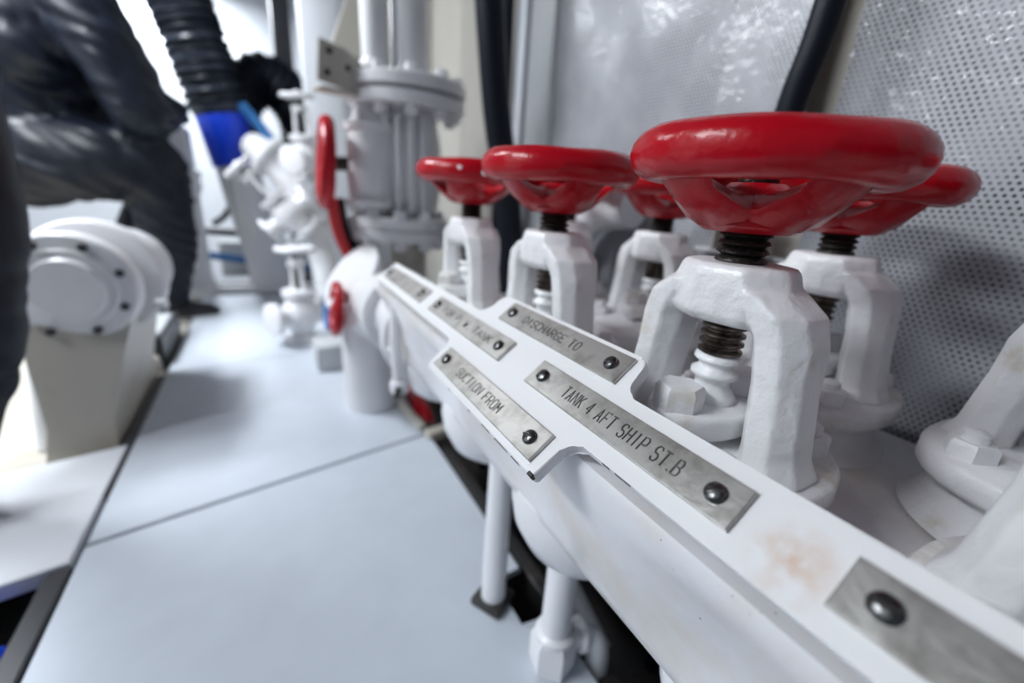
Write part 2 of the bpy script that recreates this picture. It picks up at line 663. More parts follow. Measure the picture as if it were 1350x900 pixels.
def part(name, bm, m, parent, off, **k):
    bmesh.ops.translate(bm, vec=off, verts=bm.verts[:])
    return obj(name, bm, m, parent, **k)


b = new()
rings = []
NY = 112
for i in range(NY + 1):
    y = -0.46 + 1.235 * i / NY
    c = math.cos(2 * PI * (y - FY0) / VY)
    bl = 0.010 * c
    dip = 0.006 * (1 - c) * 0.5
    sec = [(0.582, TOP - 0.004), (0.574, TOP), (0.45, TOP - dip), (0.26, TOP - dip), (0.215, TOP + 0.004), (0.190, 0.405), (0.184, 0.428), (0.168, 0.428), (0.166, 0.420), (0.177 - bl * 0.5, 0.395), (0.190 - bl, 0.360),
           (0.200 - bl * 0.8, 0.325), (0.206 - bl * 0.2, 0.300), (0.209, 0.288), (0.214, 0.283), (0.226, 0.281), (0.30, 0.272), (0.56, 0.272), (0.574, 0.28), (0.582, 0.30)]
    rings.append([(x, y, z) for x, z in sec])
loft(b, rings)
part('chest_body', b, 'chest', ch, OFF, angle=50)
for k in (-2, -1, 0, 1, 2):
    y = 0.300 + VY * k
    b = new()
    prof = [(0.082, 0.295), (0.084, 0.275), (0.080, 0.250), (0.066, 0.222), (0.045, 0.206), (0.020, 0.200), (0.004, 0.199)]
    lathe(b, prof[::-1], 40, (0.288, y, 0))
    part('bowl', b, 'white', ch, OFF, angle=60)
    if k in (-1, 0):
        b = new()
        cyl(b, (0.280, y + 0.012, 0.045), (0.280, y + 0.012, 0.21), 0.0195)
        d = part('drain_pipe', b, 'white', ch, OFF)
        b = new()
        hex_up(b, (0.280, y + 0.012, 0.002), 0.031, 0.052, 0.3)
        lathe(b, [(0.026, 0.05), (0.026, 0.058), (0.021, 0.062)], 24, (0.280, y + 0.012, 0))
        part('nut', b, 'white', d, OFF)
        b = new()
        tube(b, smoothpath([(0.295, y + 0.012, 0.04), (0.325, y + 0.0, 0.035), (0.34, y - 0.01, 0.01), (0.342, y - 0.012, -0.1)]), 0.016)
        torus(b, (0.318, y + 0.004, 0.037), 0.017, 0.006, (1, -0.3, -0.2), 24, 8)
        part('drain_elbow', b, 'white', d, OFF)
# support leg with a dark foot
b = new()
cyl(b, (0.250, 0.428, 0.012), (0.250, 0.428, 0.29), 0.0185, 0.0165)
lg = part('leg', b, 'white', ch, OFF)
b = new()
box(b, (0.250, 0.428, 0.007), (0.05, 0.05, 0.013), Matrix.Rotation(0.5, 3, 'Z'), 0.003)
part('foot', b, 'chip', lg, OFF)
# end flange with studs and clamp
b = new()
lathe(b, [(0.05, 0), (0.096, 0.0), (0.099, 0.003), (0.099, 0.022), (0.096, 0.025), (0.06, 0.025)], 40, (0.272, 0.772, 0.318), (0, 1, 0))
fl = part('end_flange', b, 'white', ch, OFF)
for q in range(8):
    a = q * PI / 4 + 0.2
    b = new()
    hexbolt(b, (0.272 + 0.082 * math.cos(a), 0.772, 0.318 + 0.082 * math.sin(a)), 0.012, 0.012, (0, -1, 0))
    part('flange_bolt', b, 'white', fl, OFF)
b = new()
tube(b, smoothpath([(0.190, 0.735, 0.40), (0.189, 0.735, 0.32), (0.193, 0.735, 0.245)]), 0.011)
cyl(b, (0.193, 0.735, 0.252), (0.194, 0.735, 0.228), 0.017, bev=0.003)
part('tie_rod', b, 'white', ch, OFF)
b = new()
cyl(b, (0.185, 0.722, 0.226), (0.188, 0.716, 0.244), 0.006)
part('rod_end', b, 'chip', ch, OFF)


# ---------------------------------------------------------------- globe valves
ZB = 0.372


def make_valve():
    t = thing('globe_valve', 'valve', 'valve', (FX, FY0, ZB), 'red-wheeled globe valves on the chest')
    z = lambda w: w - ZB
    # bonnet: neck and bolted flange
    b = new()
    lathe(b, [(0.090, -0.003), (0.082, 0.004), (0.077, 0.014), (0.075, 0.028), (0.079, 0.033), (0.086, 0.035), (0.089, 0.039), (0.089, 0.052), (0.086, 0.056),
              (0.060, 0.058), (0.05, 0.060), (0.03, 0.061)], 48, mod=lambda a, h: 1 + (0.03 * math.cos(4 * a + PI) if h > 0.033 else 0))
    bo = obj('bonnet', b, 'white_valve', t, angle=50)
    for q in range(4):
        a = PI / 4 + q * PI / 2
        p = (0.071 * math.cos(a), 0.071 * math.sin(a), 0.055)
        b = new()
        hex_up(b, p, 0.0155, 0.015, 0.4 + q)
        lathe(b, [(0.008, 0.014), (0.008, 0.021), (0.005, 0.023)], 14, (p[0], p[1], 0.055))
        obj('bonnet_bolt', b, 'white_valve', bo)
    # yoke: two legs joined by a chamfered boss
    b = new()

    def leg(s):
        secs = [(s * 0.0585, 0.056, 0.021, 0.028), (s * 0.0545, 0.070, 0.0175, 0.024), (s * 0.0490, 0.115, 0.0165, 0.023), (s * 0.0455, 0.142, 0.0180, 0.025),
                (s * 0.038, 0.160, 0.0195, 0.0275), (s * 0.020, 0.172, 0.022, 0.029)]
        rings = []
        for (y, zz, hw, hd) in secs:
            c = 0.45
            rings.append([(x * hd, y + yy * hw, zz) for x, yy in ((-1, -c), (-c, -1), (c, -1), (1, -c), (1, c), (c, 1), (-c, 1), (-1, c))])
        loft(b, rings)
    leg(1)
    leg(-1)
    rings = []
    for (zz, rx, ry) in ((0.146, 0.022, 0.028), (0.147, 0.027, 0.040), (0.153, 0.031, 0.044), (0.170, 0.032, 0.041), (0.181, 0.031, 0.0375), (0.185, 0.029, 0.0355), (0.186, 0.0268, 0.033)):
        rings.append([(rx * x, ry * y, zz) for x, y in [(math.cos(a) * (1.06 if i % 2 else 1), math.sin(a) * (1.06 if i % 2 else 1)) for i, a in
                                                        enumerate([2 * PI * k / 16 + PI / 16 for k in range(16)])]])
    loft(b, rings)
    bmesh.ops.remove_doubles(b, verts=b.verts[:], dist=1e-5)
    yo = obj('yoke', b, 'white_valve', t, angle=28)
    md = yo.modifiers.new('fuse', 'REMESH')
    md.mode = 'VOXEL'
    md.voxel_size = 0.0018
    md = yo.modifiers.new('soft', 'SMOOTH')
    md.iterations = 7
    md.factor = 0.5
    dg = bpy.context.evaluated_depsgraph_get()
    me = bpy.data.meshes.new_from_object(yo.evaluated_get(dg))
    yo.modifiers.clear()
    yo.data = me
    for p in me.polygons:
        p.use_smooth = True
    # stem: plain greasy top, ridged bottom painted white
    b = new()
    prof = [(0.012, 0.182)]
    zz = 0.187
    while zz < 0.205:
        prof += [(0.0165, zz), (0.0155, zz + 0.002), (0.0125, zz + 0.0035)]
        zz += 0.0055
    prof += [(0.0125, 0.214), (0.0115, 0.255)]
    lathe(b, prof, 28)
    st = obj('stem', b, 'stem', t, angle=60)
    b = new()
    prof = []
    zz = 0.120
    while zz < 0.148:
        prof += [(0.0118, zz), (0.0150, zz + 0.0018), (0.0150, zz + 0.0034), (0.0118, zz + 0.0050)]
        zz += 0.0062
    lathe(b, prof, 28)
    obj('thread', b, 'thread', st, angle=60)
    b = new()
    lathe(b, [(0.0175, 0.084), (0.0185, 0.087), (0.0165, 0.090), (0.0120, 0.096), (0.0125, 0.101), (0.0165, 0.104), (0.0165, 0.107), (0.0120, 0.110), (0.0122, 0.113),
              (0.0160, 0.116), (0.0155, 0.119), (0.0118, 0.121)], 28)
    obj('painted_thread', b, 'white_valve', st, angle=60)
    # gland follower: oval with two bolts across the opening
    b = new()
    rings = []
    for (zz, k) in ((0.066, 0.90), (0.069, 0.98), (0.072, 1.0), (0.081, 1.0), (0.084, 0.97), (0.085, 0.92)):
        rings.append([(0.053 * k * math.cos(a), 0.033 * k * math.sin(a), zz) for a in [2 * PI * i / 36 for i in range(36)]])
    loft(b, rings)
    lathe(b, [(0.024, 0.056), (0.024, 0.068)], 24)
    gl = obj('gland', b, 'white_valve', t, angle=50)
    for s in (-1, 1):
        b = new()
        hex_up(b, (s * 0.035, 0, 0.084), 0.0172, 0.0175, 0.25)
        lathe(b, [(0.009, 0.05), (0.009, 0.085)], 14, (s * 0.035, 0, 0))
        obj('gland_bolt', b, 'white_valve', gl)
    # handwheel
    b = new()
    handwheel(b, (0, 0, z(0.6216)), (0, 0, 1), 0.0668, 0.0162, 0.044, 0.034, 4, 0.019)
    obj('handwheel', b, 'red', t, angle=60)
    return t


V0 = make_valve()
LAB = {('f', -1): 'white valve of the front row behind the dark unlettered plate',
       ('f', 0): 'red-wheeled white valve right behind the TANK 4 AFT SHIP plate',
       ('f', 1): 'red-wheeled white valve right behind the plate ending in TO',
       ('f', 2): 'red-wheeled valve with white paint specks, nearest the flanged strainer, behind the blank plate',
       ('b', -1): 'white valve by the perforated wall beside the dark unlettered plate\'s end of the chest',
       ('b', 0): 'red-wheeled valve by the perforated wall, behind the TANK 4 AFT SHIP valve',
       ('b', 1): 'red-wheeled valve by the perforated wall, second of its row from the pillar',
       ('b', 2): 'red-wheeled valve by the perforated wall, its wheel half hidden, next to the pillar'}
TURN = {('f', 0): 0.785, ('f', 1): 0.9, ('f', 2): 0.3, ('f', -1): 0.5, ('b', -1): 0.2, ('b', 0): 0.6, ('b', 1): 1.1, ('b', 2): 0.4}
firstv = True
for row, x, y0 in (('f', FX, FY0), ('b', BX, BY0)):
    for k in (0, 1, 2, -1):
        v = V0 if firstv else copy_tree(V0)
        firstv = False
        v.location = (x, y0 + VY * k + ((0.006 if row == 'f' else 0.024) if k < 0 else 0), ZB)
        v['label'] = LAB[(row, k)]
        for c_ in v.children:
            if c_.name.startswith('handwheel'):
                c_.rotation_euler.z = TURN[(row, k)]
        if (row, k) == ('f', 2):
            for (a, e) in ((-2.2, 0.5), (-1.8, 0.1), (-1.5, 0.25)):
                b = new()
                lathe(b, [(0.0010, -0.0010), (0.0045, 0.0), (0.0034, 0.0012), (0.0008, 0.0018)], 10,
                      ((0.0668 + 0.0164 * math.cos(e)) * math.cos(a), (0.0668 + 0.0164 * math.cos(e)) * math.sin(a), 0.2496 + 0.0144 * math.sin(e) - 0.004),
                      (math.cos(a) * math.cos(e), math.sin(a) * math.cos(e), math.sin(e)))
                obj('paint_speck', b, 'white', v)

# ---------------------------------------------------------------- label rail with name plates
E_ = Vector((0.788, 0, 0.616))
N_ = Vector((-0.616, 0, 0.788))
RF = Matrix((Vector((0, -1, 0)), E_, N_)).transposed()     # x = reading direction (-Y), y = up the slope, z = out of the rail
RO = Vector((0.178, 0.0, 0.4585))                           # on the plates' underside plane
rail = thing('label_rail', 'white painted sloping rail along the chest front with engraved steel plates', 'rail', (0.178, 0.2, 0.4585))
ROFF = -Vector((0.178, 0.2, 0.4585))


def arc(cx, cy, r, a0, a1, n=5):
    return [(cx + r * math.cos(a0 + (a1 - a0) * i / n), cy + r * math.sin(a0 + (a1 - a0) * i / n)) for i in range(n + 1)]


# outline: u = -Y, v = slope
u0, u1 = -0.742, 0.40
wa, wb = -0.392, -0.187
v0, v1, vl, vh = -0.0205, 0.0200, -0.0590, 0.0520
poly = [(u0, v0), (u0 + 0.004, v0 - 0.002)]
poly += [(wa - 0.012, v0 - 0.002)] + arc(wa - 0.012, v0 - 0.014, 0.012, PI / 2, 0)[1:-1] + [(wa, vl + 0.006)] + arc(wa + 0.006, vl + 0.006, 0.006, PI, 1.5 * PI)[1:]
poly += [(wb - 0.002, vl), (wb, vl + 0.002), (wb, v0 - 0.014)] + arc(wb + 0.012, v0 - 0.014, 0.012, PI, PI / 2)[1:]
poly += [(u1, v0 - 0.002), (u1, v1 + 0.002)]
poly += [(wb + 0.014, v1 + 0.002)] + arc(wb + 0.014, v1 + 0.014, 0.012, -PI / 2, -PI)[1:-1] + [(wb + 0.002, vh - 0.008)] + arc(wb - 0.006, vh - 0.008, 0.008, 0, PI / 2)
poly += arc(wa + 0.008, vh - 0.008, 0.008, PI / 2, PI) + [(wa, v1 + 0.014)] + arc(wa - 0.012, v1 + 0.014, 0.012, 0, -PI / 2)[1:]
poly += [(u0 + 0.004, v1 + 0.002), (u0, v1)]
b = new()
prism(b, poly, 0.009, RF, RO - N_ * 0.009, 0.0016, 2)
part('rail_bar', b, 'rail', rail, ROFF, angle=18)
for y in (-0.25, 0.06, 0.285, 0.51, 0.72):
    b = new()
    p = RO + RF @ Vector((-y, 0.0, -0.010))
    box(b, (p.x + 0.004, y, p.z - 0.014), (0.012, 0.03, 0.028), None, 0.002)
    part('bracket', b, 'white', rail, ROFF)

# single-stroke lettering
GL = {'A': [[(0, 0), (.5, 1), (1, 0)], [(.2, .38), (.8, .38)]], 'B': [[(0, 0), (0, 1), (.7, 1), (.9, .85), (.9, .65), (.7, .52), (0, .52)], [(.7, .52), (1, .36), (1, .15), (.75, 0), (0, 0)]],
      'C': [[(1, .82), (.75, 1), (.25, 1), (0, .8), (0, .2), (.25, 0), (.75, 0), (1, .18)]], 'D': [[(0, 0), (0, 1), (.6, 1), (1, .7), (1, .3), (.6, 0), (0, 0)]],
      'E': [[(1, 1), (0, 1), (0, 0), (1, 0)], [(0, .52), (.75, .52)]], 'F': [[(1, 1), (0, 1), (0, 0)], [(0, .52), (.75, .52)]],
      'G': [[(1, .82), (.75, 1), (.25, 1), (0, .8), (0, .2), (.25, 0), (.75, 0), (1, .2), (1, .48), (.6, .48)]], 'H': [[(0, 0), (0, 1)], [(1, 0), (1, 1)], [(0, .52), (1, .52)]],
      'I': [[(.5, 0), (.5, 1)]], 'K': [[(0, 0), (0, 1)], [(1, 1), (0, .42)], [(.35, .62), (1, 0)]], 'M': [[(0, 0), (0, 1), (.5, .4), (1, 1), (1, 0)]],
      'N': [[(0, 0), (0, 1), (1, 0), (1, 1)]], 'O': [[(.25, 0), (0, .2), (0, .8), (.25, 1), (.75, 1), (1, .8), (1, .2), (.75, 0), (.25, 0)]],
      'P': [[(0, 0), (0, 1), (.75, 1), (1, .85), (1, .6), (.75, .46), (0, .46)]], 'R': [[(0, 0), (0, 1), (.75, 1), (1, .85), (1, .6), (.75, .48), (0, .48)], [(.55, .48), (1, 0)]],
      'S': [[(1, .82), (.75, 1), (.25, 1), (0, .82), (0, .65), (.25, .52), (.75, .5), (1, .36), (1, .18), (.75, 0), (.25, 0), (0, .18)]],
      'T': [[(0, 1), (1, 1)], [(.5, 1), (.5, 0)]], 'U': [[(0, 1), (0, .2), (.25, 0), (.75, 0), (1, .2), (1, 1)]], 'W': [[(0, 1), (.25, 0), (.5, .6), (.75, 0), (1, 1)]],
      '4': [[(.7, 0), (.7, 1), (0, .3), (1, .3)]], '.': [[(.4, 0), (.6, 0), (.6, .08), (.4, .08), (.4, 0)]]}


def lettering(bm, text, u_start, u_end, v, h, O, r=0.00062):
    n = sum({' ': 0.75, '.': 0.6}.get(c_, 1.0) for c_ in text)
    adv = (u_end - u_start) / n
    u = u_start
    for c_ in text:
        if c_ == ' ':
            u += adv * 0.75
            continue
        w = adv * (0.66 if c_ != '.' else 0.4)
        for st in GL[c_]:
            tube(bm, [O + RF @ Vector((u + w * x, v - h / 2 + h * yy, -0.0001)) for x, yy in st], r, 6)
        u += adv * (0.6 if c_ == '.' else 1.0)


def name_plate(ya, yb, v, text=None, span=None, h=0.0092, label=None, w=0.0236, two=True):
    """ya < yb along the rail; v = slope position of its middle line"""
    b = new()
    th = 0.0030
    F = RF
    prism(b, [(-yb, v - w / 2), (-ya, v - w / 2), (-ya, v + w / 2), (-yb, v + w / 2)], th, F, RO, 0.0006, 2)
    p = part('name_plate', b, 'steel', rail, ROFF, angle=18, label=label)
    O = RO + N_ * th
    if text:
        b = new()
        lettering(b, text, -span[0], -span[1], v - 0.0002, h, O)
        part('lettering', b, 'letter', p, ROFF)
    for k, y in enumerate((yb - 0.0135, ya + 0.0135)):
        c = O + RF @ Vector((-y, v, 0))
        b = new()
        lathe(b, [(0.0056, -0.0004), (0.0056, 0.0008), (0.0050, 0.0022), (0.0036, 0.0031), (0.0018, 0.0035), (0.0003, 0.0036)], 24, c, tuple(N_))
        s = part('screw', b, 'screw', p, ROFF, angle=50)
        b = new()
        a = random.uniform(0, PI)
        rot = RF @ Matrix.Rotation(a, 3, 'Z')
        box(b, c + N_ * 0.00295, (0.0092, 0.0012, 0.0014), rot)
        part('screw_slot', b, 'slot', p, ROFF, smooth=False)
    return p


name_plate(0.083, 0.261, 0.0, 'TANK 4 AFT SHIP ST.B', (0.219, 0.115), 0.0096, label='steel plate engraved TANK 4 AFT SHIP ST.B')
name_plate(0.197, 0.380, -0.0412, 'SUCTION FROM', (0.335, 0.252), 0.0088, 'steel plate engraved SUCTION FROM')
name_plate(0.193, 0.361, 0.0358, 'DISCHARGE TO', (0.325, 0.240), 0.0082, 'steel plate engraved DISCHARGE TO')
name_plate(0.308, 0.495, 0.0, 'FOR P. W. TANK', (0.458, 0.335), 0.0085, 'steel plate with worn lettering ending in TANK')
name_plate(0.531, 0.722, 0.0, label='small blank steel plate at the rail end by the strainer')
name_plate(-0.136, 0.0426, 0.0, label='dark unlettered steel plate on the bare end of the rail')
# chipped paint along the rail's front edges
for (ya, yb, v) in ((0.205, 0.215, vl), (0.222, 0.240, vl), (0.250, 0.262, vl), (0.285, 0.289, vl), (0.330, 0.333, vl), (0.135, 0.147, v0 - 0.002), (0.152, 0.158, v0 - 0.002)):
    b = new()
    c = RO + RF @ Vector((-(ya + yb) / 2, v - 0.0001, -0.0022))
    box(b, c, (yb - ya, 0.0006, 0.0022), RF)
    part('paint_chip', b, 'chip', rail, ROFF, smooth=False)
b = new()
box(b, RO + RF @ Vector((wb - 0.003, vl + 0.001, -0.0016)), (0.0055, 0.003, 0.0046), RF, 0.0006, 1)
part('paint_chip', b, 'chip', rail, ROFF)
# ---------------------------------------------------------------- hoses and pipes by the wall
b = new()
tube(b, smoothpath([(0.585, 0.30, 1.9), (0.583, 0.322, 1.1), (0.580, 0.332, 0.823), (0.580, 0.348, 0.711), (0.592, 0.36, 0.55), (0.602, 0.37, 0.35), (0.604, 0.37, 0.1), (0.604, 0.37, -0.3)]), 0.0165, 20)
tag(obj('black_hose', b, 'black'), 'thick black hose hanging before the seam of the perforated wall', 'hose')
b = new()
tube(b, smoothpath([(0.40, 1.08, 2.1), (0.46, 1.07, 1.4), (0.499, 1.05, 1.013), (0.532, 1.05, 0.786), (0.572, 1.05, 0.612), (0.60, 1.05, 0.411), (0.61, 1.05, 0.1), (0.61, 1.05, -0.33)]), 0.034, 20)
tag(obj('black_hose', b, 'black'), 'thick black hose hanging beside the flanged strainer and the pillar', 'hose')
b = new()
tube(b, smoothpath([(0.57, 1.16, 2.1), (0.60, 1.16, 1.2), (0.61, 1.165, 0.7), (0.60, 1.16, 0.2), (0.60, 1.16, -0.33)]), 0.018, 14)
tag(obj('black_cable', b, 'black'), 'thinner black cable running down behind the thick hose by the pillar', 'cable')
# bent sheet-metal cowl behind the second wheel
b = new()
pts = smoothpath([(0.600, 0.78, 0.30), (0.600, 0.78, 0.44), (0.602, 0.76, 0.53), (0.606, 0.70, 0.575), (0.612, 0.62, 0.585)])
tube(b, pts, lambda f: 0.042 - 0.006 * f, 22)
cw = tag(obj('vent_pipe', b, 'white'), 'fat white bent vent pipe in front of the perforated wall by the pillar', 'pipe')
# wall bracket between the wheels
br = thing('wall_bracket', 'pale angle bracket on the perforated wall behind the valve wheels', 'bracket', (0.640, 0.36, 0.53))
b = new()
box(b, (0.0, 0.0, 0.002), (0.05, 0.23, 0.005), bev=0.0015, seg=1)
obj('shelf', b, 'white', br)
b = new()
box(b, (0.006, -0.02, 0.024), (0.006, 0.17, 0.042), bev=0.0015, seg=1)
obj('upright', b, 'cream', br)
b = new()
box(b, (-0.004, 0.085, 0.022), (0.034, 0.006, 0.040), bev=0.0015, seg=1)
obj('gusset', b, 'cream', br)

# ---------------------------------------------------------------- pipe elbow beyond the chest
el = thing('suction_pipe', 'fat white suction pipe bending from the chest end down to the floor plate', 'pipe', (0.225, 1.16, 0))
OF = Vector((-0.225, -1.16, 0))
b = new()
tube(b, smoothpath([(0.272, 0.80, 0.318), (0.268, 0.88, 0.320), (0.258, 0.98, 0.325), (0.240, 1.08, 0.315), (0.228, 1.145, 0.262), (0.225, 1.16, 0.18), (0.225, 1.16, 0.0)]), 0.072, 32)
part('elbow', b, 'white', el, OF, angle=60)
for y, r in ((0.945, 0.096), (0.975, 0.096)):
    b = new()
    lathe(b, [(0.06, -0.013), (r - 0.003, -0.013), (r, -0.010), (r, 0.010), (r - 0.003, 0.013), (0.06, 0.013)], 36, (0.262, y, 0.323), (-0.09, 1, 0))
    part('flange', b, 'white', el, OF)
b = new()
lathe(b, [(0.05, 0.0), (0.098, 0.0), (0.10, 0.003), (0.10, 0.024), (0.097, 0.027), (0.05, 0.027)], 36, (0.205, 1.175, 0.355), (-0.75, -0.2, 0.6))
part('cover_flange', b, 'white', el, OF)
b = new()
cyl(b, (0.20, 1.16, 0.30), (0.150, 1.13, 0.296), 0.026, 0.018)
part('stem_housing', b, 'white', el, OF)
b = new()
handwheel(b, (0.140, 1.125, 0.296), (-0.99, 0.03, 0.10), 0.058, 0.0125, 0.016, 0.018, 4, 0.010)
part('handwheel', b, 'red', el, OF, angle=60)
b = new()
handwheel(b, (0.150, 1.36, 0.235), (-0.99, 0.0, 0.10), 0.055, 0.012, 0.016, 0.018, 4, 0.010)
cyl(b, (0.155, 1.362, 0.235), (0.26, 1.40, 0.230), 0.012)
bw = tag(obj('blue_handwheel', b, 'bluepipe', angle=60), 'blue handwheel on a short stem behind the red wheel of the suction pipe', 'handwheel')

# ---------------------------------------------------------------- strainer unit
sx, sy = 0.392, 1.33
ST = thing('strainer', 'tall white strainer with two bolted round flanges beside the black hose', 'strainer', (sx, sy, 0.0))
SO = Vector((0, 0, 0))
b = new()
lathe(b, [(0.075, 0.52), (0.085, 0.55), (0.092, 0.60), (0.092, 0.72), (0.080, 0.78), (0.075, 0.81)], 36)
for q in range(5):
    a = PI + 0.35 + q * 0.33
    box(b, (0.096 * math.cos(a), 0.096 * math.sin(a), 0.66), (0.03, 0.014, 0.24), Matrix.Rotation(a, 3, 'Z'), 0.003)
obj('body', b, 'white', ST)
for nm, z, r, dx in (('top_flange', 0.802, 0.158, 0), ('top_cover', 0.842, 0.162, 0), ('bottom_flange', 0.452, 0.148, -0.035), ('bottom_cover', 0.486, 0.148, -0.035)):
    b = new()
    lathe(b, [(0.04, z), (r - 0.004, z), (r, z + 0.004), (r, z + 0.028), (r - 0.004, z + 0.032), (0.04, z + 0.032)], 48, (dx, 0, 0))
    fl = obj(nm, b, 'white', ST)
    if nm in ('top_cover', 'bottom_cover'):
        for q in range(10):
            a = q * PI / 5 + 0.1
            b = new()
            hex_up(b, (dx + (r - 0.028) * math.cos(a), (r - 0.028) * math.sin(a), z + 0.032), 0.017, 0.02, q)
            obj('bolt', b, 'white', fl)
    else:
        for q in range(10):
            a = q * PI / 5 + 0.1
            b = new()
            hexbolt(b, (dx + (r - 0.028) * math.cos(a), (r - 0.028) * math.sin(a), z), 0.017, 0.024, (0, 0, -1))
            obj('nut', b, 'white', fl)
b = new()
lathe(b, [(0.06, 0.874), (0.10, 0.876), (0.10, 0.884), (0.06, 0.89)], 36)
obj('cover_boss', b, 'white', ST)
b = new()
cyl(b, (-0.005, 0.0, 0.0), (-0.005, 0, 0.455), 0.055, seg=32)
obj('outlet_pipe', b, 'cream', ST)
b = new()
tube(b, smoothpath([(-0.115, -0.02, 0.515), (-0.115, -0.02, 0.60), (-0.11, -0.02, 0.72), (-0.10, 0, 0.80)]), lambda f: 0.042 + 0.022 * math.sin(PI * f), 24)
lathe(b, [(0.05, 0.735), (0.072, 0.737), (0.074, 0.755), (0.05, 0.757)], 28, (-0.105, -0.01, 0))
lathe(b, [(0.05, 0.54), (0.072, 0.542), (0.074, 0.56), (0.05, 0.562)], 28, (-0.115, -0.02, 0))
obj('side_valve', b, 'white', ST)
b = new()
cyl(b, (-0.12, -0.02, 0.655), (-0.215, -0.02, 0.648), 0.018)
sv = obj('wheel_stem', b, 'stem', ST)
b = new()
handwheel(b, (-0.232, -0.03, 0.645), (-0.99, 0.06, 0.08), 0.098, 0.020, 0.022, 0.030, 5, 0.014)
obj('side_handwheel', b, 'red', ST, angle=60, label='red handwheel standing upright')
for i, (dx, r) in enumerate(((-0.092, 0.034), (0.0, 0.050))):
    b = new()
    cyl(b, (sx + dx, sy - 0.02, 0.890), (sx + dx, sy - 0.02, 2.15), r, seg=28)
    lathe(b, [(r, 0.890), (r + 0.003, 0.890), (r + 0.003, 0.905), (r, 0.91)], 28, (sx + dx, sy - 0.02, 0))
    tag(obj('riser_pipe', b, 'white'), ['slimmer white pipe rising from the strainer cover', 'thicker white pipe rising from the strainer cover'][i], 'pipe', 'riser pipes on the strainer')
bk = thing('mounting_bracket', 'pale bent bracket plate with holes beside the strainer cover', 'bracket', (0.20, 1.27, 0.875))
b = new()
F = Matrix.Rotation(0.25, 3, 'Z') @ Matrix(((1, 0, 0), (0, 0, -1), (0, 1, 0)))
prism(b, [(-0.055, -0.045), (0.065, -0.06), (0.075, 0.005), (0.02, 0.035), (-0.045, 0.045)], 0.007, F, (0, 0, 0), 0.0015, 1)
box(b, (0.03, 0.03, -0.058), (0.17, 0.06, 0.007), Matrix.Rotation(0.25, 3, 'Z'), 0.0015, 1)
obj('plate', b, 'cream', bk)
for (u, v) in ((-0.022, 0.022), (-0.030, -0.025), (0.022, -0.005)):
    b = new()
    c = F @ Vector((u, v, 0.0078))
    lathe(b, [(0.0075, -0.0005), (0.0075, 0.0004), (0.001, 0.0004)], 16, c, tuple(F @ Vector((0, 0, 1))))
    obj('bolt_hole', b, 'chip', bk)
b = new()
tube(b, smoothpath([(0.163, 1.26, 0.56), (0.178, 1.27, 0.47), (0.205, 1.27, 0.405), (0.228, 1.27, 0.36), (0.24, 1.27, 0.28)]), 0.0155, 14)
tag(obj('red_pipe', b, 'redpipe'), 'red pipe dropping from the upright handwheel to the fat white pipe', 'pipe')
b = new()
tube(b, smoothpath([(0.187, 1.295, 0.56), (0.20, 1.30, 0.47), (0.232, 1.30, 0.415), (0.27, 1.31, 0.40), (0.30, 1.35, 0.40)]), 0.014, 14)
tag(obj('black_cable', b, 'black'), 'black cable beside the red pipe under the strainer', 'cable')


# ---------------------------------------------------------------- things in the bilge gap
def run(name, label, cat, pts, r, m, seg=12):
    b_ = new()
    tube(b_, smoothpath(pts), r, seg)
    return tag(obj(name, b_, m), label, cat)


run('red_pipe', 'red pipe running low in the gap under the chest', 'pipe', [(0.375, -0.4, -0.10), (0.372, 0.2, -0.09), (0.375, 0.45, -0.085), (0.380, 0.62, -0.13), (0.39, 0.9, -0.16)], 0.016, 'redpipe')
run('red_pipe', 'red pipe end beside the white angle bars at the gap', 'pipe', [(0.345, 0.98, -0.16), (0.350, 1.03, -0.05), (0.352, 1.10, -0.01), (0.36, 1.25, -0.01)], 0.024, 'red')
run('blue_pipe', 'blue pipe lying in the dark gap under the chest', 'pipe', [(0.385, 0.50, -0.20), (0.385, 0.66, -0.15), (0.40, 0.75, -0.13), (0.46, 0.80, -0.12)], 0.011, 'bluepipe')
run('grey_pipe', 'grey pipe crossing low behind the chest leg', 'pipe', [(0.48, 0.40, -0.22), (0.48, 0.62, -0.12), (0.485, 0.74, -0.09), (0.49, 0.90, -0.08), (0.49, 1.3, -0.08)], 0.022, 'grey')
run('black_hose', 'black hose lying deep in the gap under the chest', 'hose', [(0.42, -0.3, -0.24), (0.40, 0.3, -0.22), (0.43, 0.6, -0.24), (0.40, 1.0, -0.25), (0.41, 1.6, -0.25)], 0.02, 'black')
b = new()
box(b, (0.300, 1.035, 0.010), (0.020, 0.17, 0.014), Matrix.Rotation(0.10, 3, 'Z'), 0.002, 1)
tag(obj('angle_bar', b, 'cream'), 'short pale bar lying along the edge of the floor plate', 'bar')
b = new()
box(b, (0.360, 0.922, 0.006), (0.105, 0.030, 0.024), Matrix.Rotation(0.15, 3, 'Z'), 0.002, 1)
tag(obj('angle_bar', b, 'cream'), 'short pale bar bridging the gap under the chest end', 'bar')
run('blue_pipe', 'bright blue pipe in the opening beside the walkway plate', 'pipe', [(-1.5, 0.36, -0.10), (-0.8, 0.58, -0.085), (-0.44, 0.68, -0.070), (-0.385, 0.70, -0.10), (-0.38, 0.71, -0.33)], 0.024, 'blue')
run('grey_pipe', 'grey pipe low in the opening beside the walkway plate', 'pipe', [(-1.4, 0.25, -0.2), (-0.7, 0.45, -0.19), (-0.40, 0.50, -0.18), (-0.37, 0.3, -0.19), (-0.37, -0.4, -0.2)], 0.03, 'grey')

